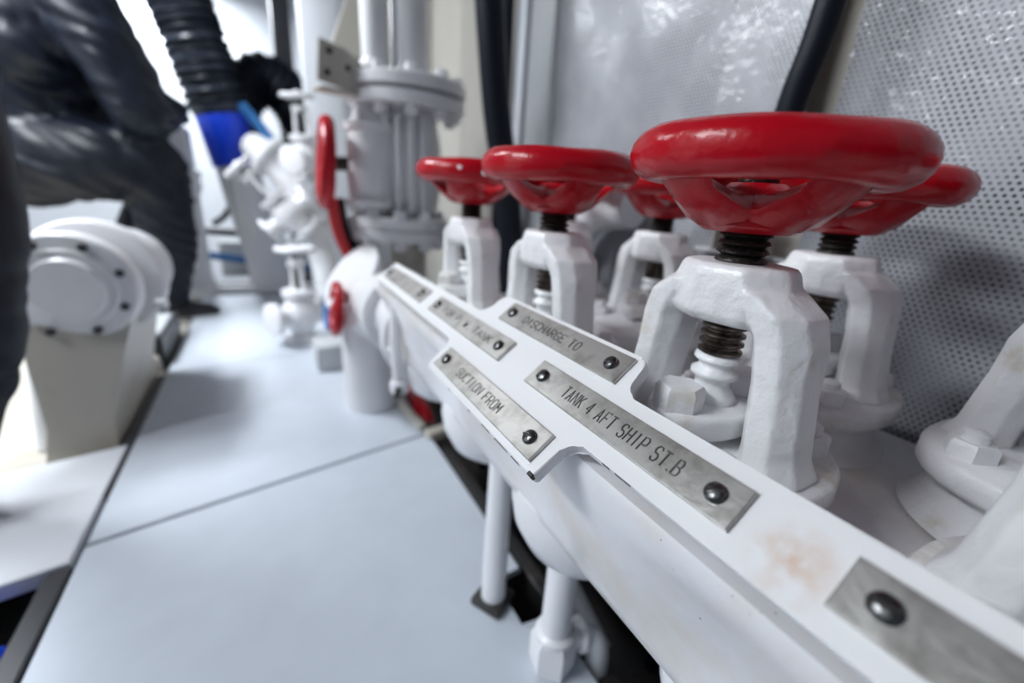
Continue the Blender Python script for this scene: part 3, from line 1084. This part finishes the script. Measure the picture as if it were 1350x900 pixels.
# ---------------------------------------------------------------- pump
px, py, pz = -0.375, 1.22, 0.346
PU = thing('pump', 'white round pump on a cream pedestal beside the walkway', 'pump', (px, py, 0.0))
b = new()
lathe(b, [(0.02, -0.004), (0.062, -0.004), (0.066, 0.0), (0.068, 0.006), (0.082, 0.008), (0.086, 0.012), (0.112, 0.016), (0.117, 0.022), (0.117, 0.055), (0.112, 0.06), (0.10, 0.062),
          (0.10, 0.11), (0.06, 0.11)], 48, (0, 0, pz), (0.10, 1, 0))
cv = obj('cover', b, 'white', PU, angle=30)
for q in range(8):
    a = q * PI / 4 + 0.35
    b = new()
    hexbolt(b, (0.098 * math.cos(a), 0.010, pz + 0.098 * math.sin(a)), 0.009, 0.010, (0, -1, 0))
    obj('cover_bolt', b, 'darksteel', cv)
b = new()
lathe(b, [(0.08, 0.0), (0.130, 0.0), (0.136, 0.006), (0.136, 0.036), (0.130, 0.042), (0.08, 0.042)], 48, (0.014, 0.13, pz), (0.10, 1, 0))
obj('ring_flange', b, 'white', PU, angle=30)
b = new()
lathe(b, [(0.09, 0.06), (0.098, 0.068), (0.102, 0.12), (0.102, 0.24), (0.09, 0.27), (0.04, 0.275)], 40, (0.012, 0.10, pz), (0.10, 1, 0))
obj('motor', b, 'white', PU, angle=30)
b = new()
cyl(b, (-0.075, 0.03, pz + 0.07), (-0.085, 0.03, pz + 0.135), 0.030, bev=0.004)
cyl(b, (-0.125, 0.03, pz + 0.03), (-0.165, 0.02, pz + 0.085), 0.026, bev=0.004)
obj('nozzle', b, 'white', PU)
b = new()
cyl(b, (0.13, 0.06, pz - 0.05), (0.155, 0.055, pz - 0.052), 0.012, bev=0.003)
obj('drain_plug', b, 'white', PU)
b = new()
rings = []
for (z, x0, x1, y0, y1) in ((-0.02, -0.085, 0.035, -0.06, 0.42), (0.05, -0.075, 0.035, -0.04, 0.40), (0.20, -0.09, 0.07, 0.0, 0.40), (0.27, -0.09, 0.09, 0.02, 0.40)):
    rings.append([(x0, y0, z), (x1, y0, z), (x1, y1, z), (x0, y1, z)])
loft(b, rings)
obj('pedestal', b, 'cream', PU, angle=30)
b = new()
cyl(b, (-0.10, 0.02, -0.018), (-0.08, 0.06, 0.26), 0.022)
obj('drain_pipe', b, 'white', PU)
# dark tray beside the pump
tr = thing('drip_tray', 'dark oil drip tray on the deck beside the pump', 'tray', (-0.40, 1.86, -0.02))
b = new()
box(b, (0, 0, 0.01), (0.15, 0.36, 0.02), bev=0.003, seg=1)
for (cx_, cy_, w_, d_) in ((0.07, 0, 0.01, 0.36), (-0.07, 0, 0.01, 0.36), (0, 0.175, 0.15, 0.01), (0, -0.175, 0.15, 0.01)):
    box(b, (cx_, cy_, 0.06), (w_, d_, 0.10), bev=0.002, seg=1)
obj('pan', b, 'darksteel', tr)
b = new()
box(b, (0.0, -0.02, 0.115), (0.14, 0.26, 0.012), bev=0.003, seg=1)
obj('grating', b, 'grey', tr)
b = new()
cyl(b, (-0.36, 1.67, -0.02), (-0.36, 1.67, 0.035), 0.03, 0.024, bev=0.006)
tag(obj('deck_fitting', b, 'cream'), 'small pale round fitting on the deck in front of the drip tray', 'fitting')

# ---------------------------------------------------------------- far end of the aisle
du = thing('flexible_duct', 'dark ribbed flexible duct with a blue clamp on a white pipe', 'duct', (-0.05, 2.85, 0.0))
DO = Vector((0.05, -2.85, 0))
path = smoothpath([(-0.44, 2.85, 2.1), (-0.31, 2.85, 1.62), (-0.215, 2.85, 1.30), (-0.125, 2.85, 0.90)], 24)
b = new()
tube(b, path, lambda f: 0.128 + 0.008 * math.sin(f * 150), 28)
part('hose', b, 'duct', du, DO, angle=70)
b = new()
n_ = 30
for i in range(n_):
    f = i / n_
    p = path[int(f * (len(path) - 1))]
    q = path[min(int(f * (len(path) - 1)) + 1, len(path) - 1)]
    d = (q - p).normalized()
    torus(b, p, 0.130, 0.010, tuple(d), 28, 8)
part('rib_coil', b, 'black', du, DO, angle=70)
b = new()
cyl(b, (-0.130, 2.85, 0.92), (-0.09, 2.85, 0.66), 0.120, 0.108, 32, 0.006)
part('clamp', b, 'blue', du, DO, label='bright blue clamp band')
b = new()
tube(b, smoothpath([(-0.095, 2.85, 0.70), (-0.06, 2.85, 0.50), (-0.01, 2.85, 0.28), (0.03, 2.85, 0.0)]), lambda f: 0.098 + 0.02 * f, 32)
part('white_pipe', b, 'white', du, DO)
b = new()
pth = smoothpath([(-0.12, 3.15, 0.80), (-0.06, 3.15, 1.02), (0.06, 3.15, 1.14), (0.19, 3.15, 1.10), (0.27, 3.15, 0.98), (0.29, 3.15, 0.85)], 14)
tube(b, pth, lambda f: 0.135 + 0.008 * math.sin(f * 120), 24)
tag(obj('black_duct', b, 'black', angle=70), 'black ribbed duct arching behind the white valve cluster', 'duct')
po = thing('pedestal_post', 'white flared post at the end of the walkway plates', 'post', (-0.34, 2.80, 0))
b = new()
lathe(b, [(0.11, 0.0), (0.10, 0.02), (0.082, 0.06), (0.074, 0.12), (0.072, 0.5), (0.09, 0.54), (0.09, 0.57), (0.04, 0.58)], 32)
obj('column', b, 'white', po)
b = new()
box(b, (-0.02, 0, 0.60), (0.21, 0.20, 0.045), bev=0.006)
obj('table', b, 'white', po)
b = new()
box(b, (-0.02, 0.0, 0.72), (0.18, 0.15, 0.20), bev=0.02)
obj('gearbox', b, 'white', po)
sl = new()
box(sl, (0.05, 2.76, 0.02), (0.58, 0.06, 0.04), bev=0.006)
tag(obj('sill', sl, 'white'), 'low white sill closing the end of the walkway plates', 'sill')
run('blue_pipe', 'blue pipe lying behind the white sill', 'pipe', [(-0.3, 3.03, 0.17), (-0.12, 3.03, 0.14), (0.02, 3.03, 0.10), (0.25, 3.03, 0.09)], 0.022, 'bluepipe')
run('dark_pipe', 'dark crosswise pipe behind the flared white post', 'pipe', [(-0.50, 3.12, -0.35), (-0.50, 3.12, 0.1), (-0.45, 3.12, 0.27), (-0.36, 3.12, 0.30), (-0.1, 3.12, 0.29), (0.15, 3.12, 0.33), (0.3, 3.12, 0.34)], 0.022, 'darksteel')
run('dark_brace', 'dark slanting brace between the flared post and the duct pipe', 'brace', [(-0.25, 3.10, 0.34), (-0.18, 3.08, 0.40), (-0.11, 3.06, 0.54)], 0.018, 'darksteel')
b = new()
box(b, (0.05, 3.25, 0.12), (0.6, 0.12, 0.22), bev=0.01)
tag(obj('equipment_base', b, 'grey'), 'grey equipment base behind the white sill', 'base')


def cluster_valve(name, label, loc, s, lean=0.0, turn=0.0, wheel='white', group=None):
    t = thing(name, label, 'valve', loc, group, (0, lean, turn))
    b_ = new()
    lathe(b_, [(0.05 * s, 0), (0.095 * s, 0), (0.098 * s, 0.004), (0.098 * s, 0.03 * s), (0.06 * s, 0.036 * s), (0.055 * s, 0.06 * s), (0.09 * s, 0.12 * s), (0.095 * s, 0.17 * s), (0.07 * s, 0.23 * s),
               (0.055 * s, 0.25 * s), (0.085 * s, 0.255 * s), (0.085 * s, 0.285 * s), (0.03 * s, 0.29 * s)], 28)
    obj('body', b_, 'white', t)
    for sg in (-1, 1):
        b_ = new()
        cyl(b_, (sg * 0.06 * s, 0, 0.15 * s), (sg * 0.14 * s, 0, 0.15 * s), 0.05 * s)
        cyl(b_, (sg * 0.135 * s, 0, 0.15 * s), (sg * 0.165 * s, 0, 0.15 * s), 0.085 * s, bev=0.004)
        obj('side_flange', b_, 'white', t)
    b_ = new()
    for sg in (-1, 1):
        cyl(b_, (0, sg * 0.05 * s, 0.28 * s), (0, sg * 0.032 * s, 0.42 * s), 0.013 * s)
    cyl(b_, (0, 0, 0.41 * s), (0, 0, 0.45 * s), 0.045 * s, bev=0.004)
    obj('yoke', b_, 'white', t)
    b_ = new()
    cyl(b_, (0, 0, 0.28 * s), (0, 0, 0.50 * s), 0.014 * s)
    obj('stem', b_, 'stem', t)
    b_ = new()
    handwheel(b_, (0, 0, 0.50 * s), (0, 0, 1), 0.085 * s, 0.015 * s, 0.02 * s, 0.025 * s, 5, 0.012 * s)
    obj('handwheel', b_, wheel, t)
    return t


G_ = 'white valves at the far end of the walkway'
cluster_valve('stop_valve', 'white stop valve standing on the walkway plate beside the grey block', (0.095, 1.80, 0.0), 0.72, 0.0, 0.5, 'white', G_)
cluster_valve('stop_valve', 'white stop valve leaning out of the white pipe run below the black duct', (0.165, 2.02, 0.40), 0.66, -0.75, 0.0, 'white', G_)
cluster_valve('stop_valve', 'white stop valve uppermost on the white pipe run beside the bracket', (0.19, 2.02, 0.60), 0.62, -0.15, 0.9, 'white', G_)
cluster_valve('stop_valve', 'white stop valve behind the blue handwheel', (0.32, 1.72, 0.0), 0.80, 0.0, 1.2, 'white', G_)
b = new()
tube(b, smoothpath([(0.23, 2.02, 0.0), (0.22, 2.04, 0.25), (0.17, 2.10, 0.45), (0.11, 2.16, 0.60), (0.04, 2.2, 0.70), (0.0, 2.26, 0.73)]), 0.055, 22)
for (p, d) in (((0.18, 2.09, 0.43), (-0.3, 0.3, 1)), ((0.05, 2.19, 0.69), (-0.8, 0.4, 0.7))):
    d = Vector(d).normalized()
    p = Vector(p)
    cyl(b, p - d * 0.014, p + d * 0.014, 0.088, bev=0.003)
tag(obj('white_pipe_run', b, 'white'), 'fat white flanged pipe run climbing past the white valves', 'pipe')
run('blue_pipe', 'short blue pipe above the white pipe run under the black duct', 'pipe', [(-0.03, 2.38, 0.90), (0.02, 2.37, 0.84), (0.07, 2.34, 0.76), (0.10, 2.26, 0.66)], 0.022, 'bluepipe')
b = new()
cyl(b, (0.135, 2.3, 0.46), (0.185, 2.3, 0.455), 0.026, bev=0.004)
tag(obj('brass_fitting', b, 'brass'), 'small brass fitting between the white pipes', 'fitting')
b = new()
box(b, (0.165, 1.50, 0.045), (0.11, 0.13, 0.09), bev=0.008)
tag(obj('grey_block', b, 'grey'), 'grey block on the walkway plate beneath the blue handwheel', 'block')


# ---------------------------------------------------------------- people
def figure(name, label, loc, limbs, shoes, voxel=0.011, split=0.95, jacket='jacket'):
    """limbs: list of [(x, y, z, r), ...] chains in local space, fused into one continuous skin"""
    t = thing(name, label, 'person', loc)
    b_ = new()
    for chain in limbs:
        pts = [Vector(c[:3]) for c in chain]
        sp_ = smoothpath(pts, 8)
        rs = [c[3] for c in chain]

        def rad(f, rs=rs):
            x = f * (len(rs) - 1)
            i = min(int(x), len(rs) - 2)
            k = x - i
            k = k * k * (3 - 2 * k)
            return rs[i] * (1 - k) + rs[i + 1] * k
        tube(b_, sp_, rad, 18)
        for e, rr in ((pts[0], rs[0]), (pts[-1], rs[-1])):
            r_ = bmesh.ops.create_uvsphere(b_, u_segments=14, v_segments=10, radius=rr * 0.99)
            bmesh.ops.translate(b_, vec=e, verts=r_['verts'])
    o = obj('body', b_, 'cloth', t)
    rm = o.modifiers.new('fuse', 'REMESH')
    rm.mode = 'VOXEL'
    rm.voxel_size = voxel
    rm.use_smooth_shade = True
    sm = o.modifiers.new('smooth', 'SMOOTH')
    sm.iterations = 5
    sm.factor = 0.5
    dg = bpy.context.evaluated_depsgraph_get()
    me = bpy.data.meshes.new_from_object(o.evaluated_get(dg))
    o.modifiers.clear()
    o.data = me
    me.materials.clear()
    for m_ in ('cloth', jacket, 'skin'):
        me.materials.append(M[m_])
    return t, o


def paint(o, fn):
    me = o.data
    for p in me.polygons:
        p.material_index = fn(p.center)
        p.use_smooth = True


def folds(o, amp, sc, mask=None):
    vs_ = o.data.vertices
    nor = [v.normal.copy() for v in vs_]
    cos = [v.co.copy() for v in vs_]
    for v, c, nn in zip(vs_, cos, nor):
        k = mask(c) if mask else 1.0
        if k <= 0:
            continue
        d = abs(noise.noise(Vector(((c.x - c.z * 0.6) * sc * 0.5, c.y * sc * 0.5, (c.z + c.x * 0.6) * sc * 1.8)))) - 0.25
        v.co = c + nn * (d * amp * k)


def shoe(t, heel, toe, m='shoe'):
    """heel and toe on the ground"""
    b_ = new()
    heel, toe = Vector(heel), Vector(toe)
    d = (toe - heel)
    L_ = d.length
    d.normalize()
    s = Vector((-d.y, d.x, 0))
    rings = []
    for (f, w, h) in ((-0.02, 0.022, 0.07), (0.04, 0.036, 0.105), (0.25, 0.037, 0.11), (0.45, 0.040, 0.085), (0.7, 0.048, 0.055), (0.9, 0.040, 0.042), (1.0, 0.018, 0.026)):
        c = heel + d * (L_ * f)
        rings.append([c + s * (w * x) + Vector((0, 0, h * y)) for x, y in ((-0.9, 0), (0.9, 0), (1, 0.15), (1, 0.35), (0.75, 0.75), (0.3, 1), (-0.3, 1), (-0.75, 0.75), (-1, 0.35), (-1, 0.15))])
    loft(b_, rings)
    obj('shoe', b_, m, t, angle=60)


def hand(c, d, side, up=(0, 0, 1), s=1.0):
    """palm and five fingers as chains, slightly curled"""
    c, d = Vector(c), Vector(d).normalized()
    sd = d.cross(Vector(up)).normalized() * side
    dn = d.cross(sd).normalized()
    out = [[(*(c), 0.026), (*(c + d * 0.045), 0.030), (*(c + d * 0.085), 0.026)]]
    for i, ln in enumerate((0.070, 0.078, 0.072, 0.056)):
        o_ = c + d * 0.085 + sd * (0.030 - 0.020 * i)
        out.append([(*o_, 0.011), (*(o_ + d * ln * 0.5 + dn * 0.006), 0.010), (*(o_ + d * ln * 0.85 + dn * 0.024), 0.009)])
    o_ = c + d * 0.025 + sd * 0.028
    out.append([(*o_, 0.013), (*(o_ + d * 0.03 + sd * 0.025), 0.011), (*(o_ + d * 0.058 + sd * 0.030 + dn * 0.012), 0.010)])
    return out


def head(t, c, fwd):
    """features on a head whose skull belongs to the body"""
    c, f = Vector(c), Vector(fwd).normalized()
    s = Vector((-f.y, f.x, 0)).normalized()
    b_ = new()
    r_ = bmesh.ops.create_uvsphere(b_, u_segments=28, v_segments=18, radius=1)
    vs_ = r_['verts']
    kill = []
    for v in vs_:
        p = v.co.copy()
        if p.y > 0.25 and p.z < 0.42:
            kill.append(v)
        elif p.z < -0.45:
            kill.append(v)
        v.co = c + s * (-p.x * 0.085) + f * (p.y * 0.106 - 0.006) + Vector((0, 0, p.z * 0.122 + 0.012))
    bmesh.ops.delete(b_, geom=kill, context='VERTS')
    h_ = obj('hair', b_, 'hair', t, angle=80)
    md = h_.modifiers.new('thick', 'SOLIDIFY')
    md.thickness = 0.010
    for sg in (-1, 1):
        b_ = new()
        r_ = bmesh.ops.create_uvsphere(b_, u_segments=12, v_segments=8, radius=0.011)
        bmesh.ops.translate(b_, vec=c + f * 0.088 + s * (0.031 * sg) + Vector((0, 0, 0.0)), verts=r_['verts'])
        obj('eye', b_, 'chip', t)


def skull(c, fwd):
    c, f = Vector(c), Vector(fwd).normalized()
    s = Vector((-f.y, f.x, 0)).normalized()
    z = Vector((0, 0, 1))
    return [[(*(c - z * 0.20 - f * 0.015), 0.058), (*(c - z * 0.10 - f * 0.012), 0.055)],
            [(*(c - z * 0.065 + f * 0.025), 0.062), (*(c - z * 0.01 + f * 0.010), 0.076), (*(c + z * 0.05 - f * 0.01), 0.074)],
            [(*(c + f * 0.085 + z * 0.004), 0.009), (*(c + f * 0.108 - z * 0.030), 0.013)],
            [(*(c + f * 0.078 - z * 0.062 - s * 0.018), 0.009), (*(c + f * 0.088 - z * 0.060), 0.009), (*(c + f * 0.078 - z * 0.062 + s * 0.018), 0.009)],
            [(*(c + s * 0.078 + z * 0.018), 0.014), (*(c + s * 0.080 - z * 0.018), 0.011)],
            [(*(c - s * 0.078 + z * 0.018), 0.014), (*(c - s * 0.080 - z * 0.018), 0.011)]]


# crouching figure behind the pump, knee towards the walkway
L = (-0.70, 2.35, 0.0)
hc = (0.23, -0.28, 1.48)
hf = (1, -0.5, -0.35)
limbs = [
    [(0.02, -0.08, 0.63, 0.16), (0.20, -0.16, 0.62, 0.14), (0.36, -0.16, 0.62, 0.115)],            # near thigh
    [(0.36, -0.16, 0.61, 0.110), (0.36, -0.12, 0.36, 0.100), (0.33, -0.05, 0.10, 0.065)],            # near shin
    [(0.02, 0.10, 0.62, 0.14), (0.20, 0.18, 0.62, 0.115), (0.34, 0.22, 0.58, 0.095)],                # far thigh
    [(0.34, 0.22, 0.58, 0.095), (0.22, 0.20, 0.34, 0.095), (0.13, 0.20, 0.10, 0.06)],                # far shin
    [(-0.02, 0.0, 0.64, 0.20), (0.05, 0.0, 0.84, 0.22), (0.13, 0.0, 1.04, 0.21), (0.17, -0.02, 1.20, 0.16), (0.20, -0.10, 1.30, 0.075)],
    [(0.10, -0.17, 0.95, 0.13), (0.15, -0.17, 1.15, 0.12)],
    [(0.19, -0.20, 1.20, 0.11), (0.30, -0.25, 1.00, 0.105), (0.37, -0.25, 0.80, 0.10)],           # near upper arm
    [(0.37, -0.25, 0.80, 0.10), (0.43, -0.10, 0.82, 0.06), (0.43, 0.04, 0.84, 0.04)],           # near forearm across the knee
    [(0.16, 0.18, 1.18, 0.085), (0.28, 0.24, 1.0, 0.068), (0.36, 0.24, 0.86, 0.058)],
    [(0.36, 0.24, 0.86, 0.058), (0.37, 0.20, 0.84, 0.048), (0.38, 0.14, 0.83, 0.036)],
] + skull(hc, hf) + hand((0.43, 0.05, 0.84), (-0.3, 1, -0.1), 1) + hand((0.375, 0.13, 0.80), (-0.3, -1, -0.3), -1)
t, o = figure('person', 'crouching person in dark glossy work clothes behind the white pump', L, limbs, None)


def pf(c):
    if (c - Vector(hc)).length < 0.17 and c.z > 1.36:
        return 2
    return 1 if c.z > 0.72 else 0


paint(o, pf)
folds(o, 0.024, 11.0, lambda c: 1.0 if c.z < 1.3 and c.y < 0.0 else 0.0)
shoe(t, (0.22, -0.05, 0.001), (0.485, -0.02, 0.001))
shoe(t, (0.06, 0.20, 0.001), (0.32, 0.22, 0.001))
head(t, hc, hf)

# standing figure whose leg comes in beside the pump
L = (-0.56, 0.97, 0.004)
hc = (-0.06, 0.06, 1.66)
hf = (0.3, 1, -0.1)
limbs = [
    [(0.10, 0.02, 0.90, 0.11), (0.14, 0.03, 0.70, 0.10), (0.142, 0.035, 0.52, 0.085)],
    [(0.142, 0.035, 0.50, 0.085), (0.115, 0.02, 0.32, 0.078), (0.045, 0.0, 0.09, 0.060)],
    [(-0.14, 0.0, 0.90, 0.105), (-0.18, 0.02, 0.68, 0.088), (-0.19, 0.03, 0.50, 0.070)],
    [(-0.19, 0.03, 0.50, 0.070), (-0.20, 0.0, 0.32, 0.066), (-0.205, -0.02, 0.09, 0.053)],
    [(-0.02, 0.0, 0.92, 0.16), (-0.03, 0.0, 1.10, 0.155), (-0.05, 0.01, 1.28, 0.165), (-0.06, 0.02, 1.42, 0.12), (-0.06, 0.03, 1.50, 0.06)],
    [(0.08, 0.01, 1.25, 0.12), (0.07, 0.01, 1.38, 0.10)],
    [(-0.18, 0.01, 1.25, 0.12), (-0.17, 0.01, 1.38, 0.10)],
    [(0.13, 0.01, 1.38, 0.075), (0.19, 0.02, 1.22, 0.062), (0.20, 0.06, 1.08, 0.052)],
    [(0.20, 0.06, 1.08, 0.052), (0.17, 0.20, 1.00, 0.044), (0.12, 0.30, 0.98, 0.034)],
    [(-0.24, 0.01, 1.38, 0.075), (-0.31, 0.0, 1.20, 0.062), (-0.34, 0.0, 1.06, 0.052)],
    [(-0.34, 0.0, 1.06, 0.052), (-0.35, 0.06, 0.92, 0.044), (-0.34, 0.12, 0.82, 0.034)],
] + skull(hc, hf) + hand((0.12, 0.305, 0.98), (-0.4, 0.9, 0.0), -1) + hand((-0.34, 0.125, 0.81), (0.05, 0.3, -1), 1, (0, 1, 0))
t, o = figure('person', 'standing person in dark overalls in front of the white pump', L, limbs, None)


def pf2(c):
    if c.z > 1.50:
        return 2
    if c.y > 0.29 and c.z > 0.85:
        return 2
    if c.x < -0.28 and c.z < 0.82:
        return 2
    return 1 if c.z > 0.95 else 0


paint(o, pf2)
folds(o, 0.018, 8.0, lambda c: 1.0 if c.z < 1.4 and abs(c.x) < 0.25 else 0.0)
shoe(t, (0.035, -0.055, 0.0005), (0.0, 0.125, 0.0005))
shoe(t, (-0.205, -0.075, 0.0005), (-0.215, 0.115, 0.0005))
head(t, hc, hf)
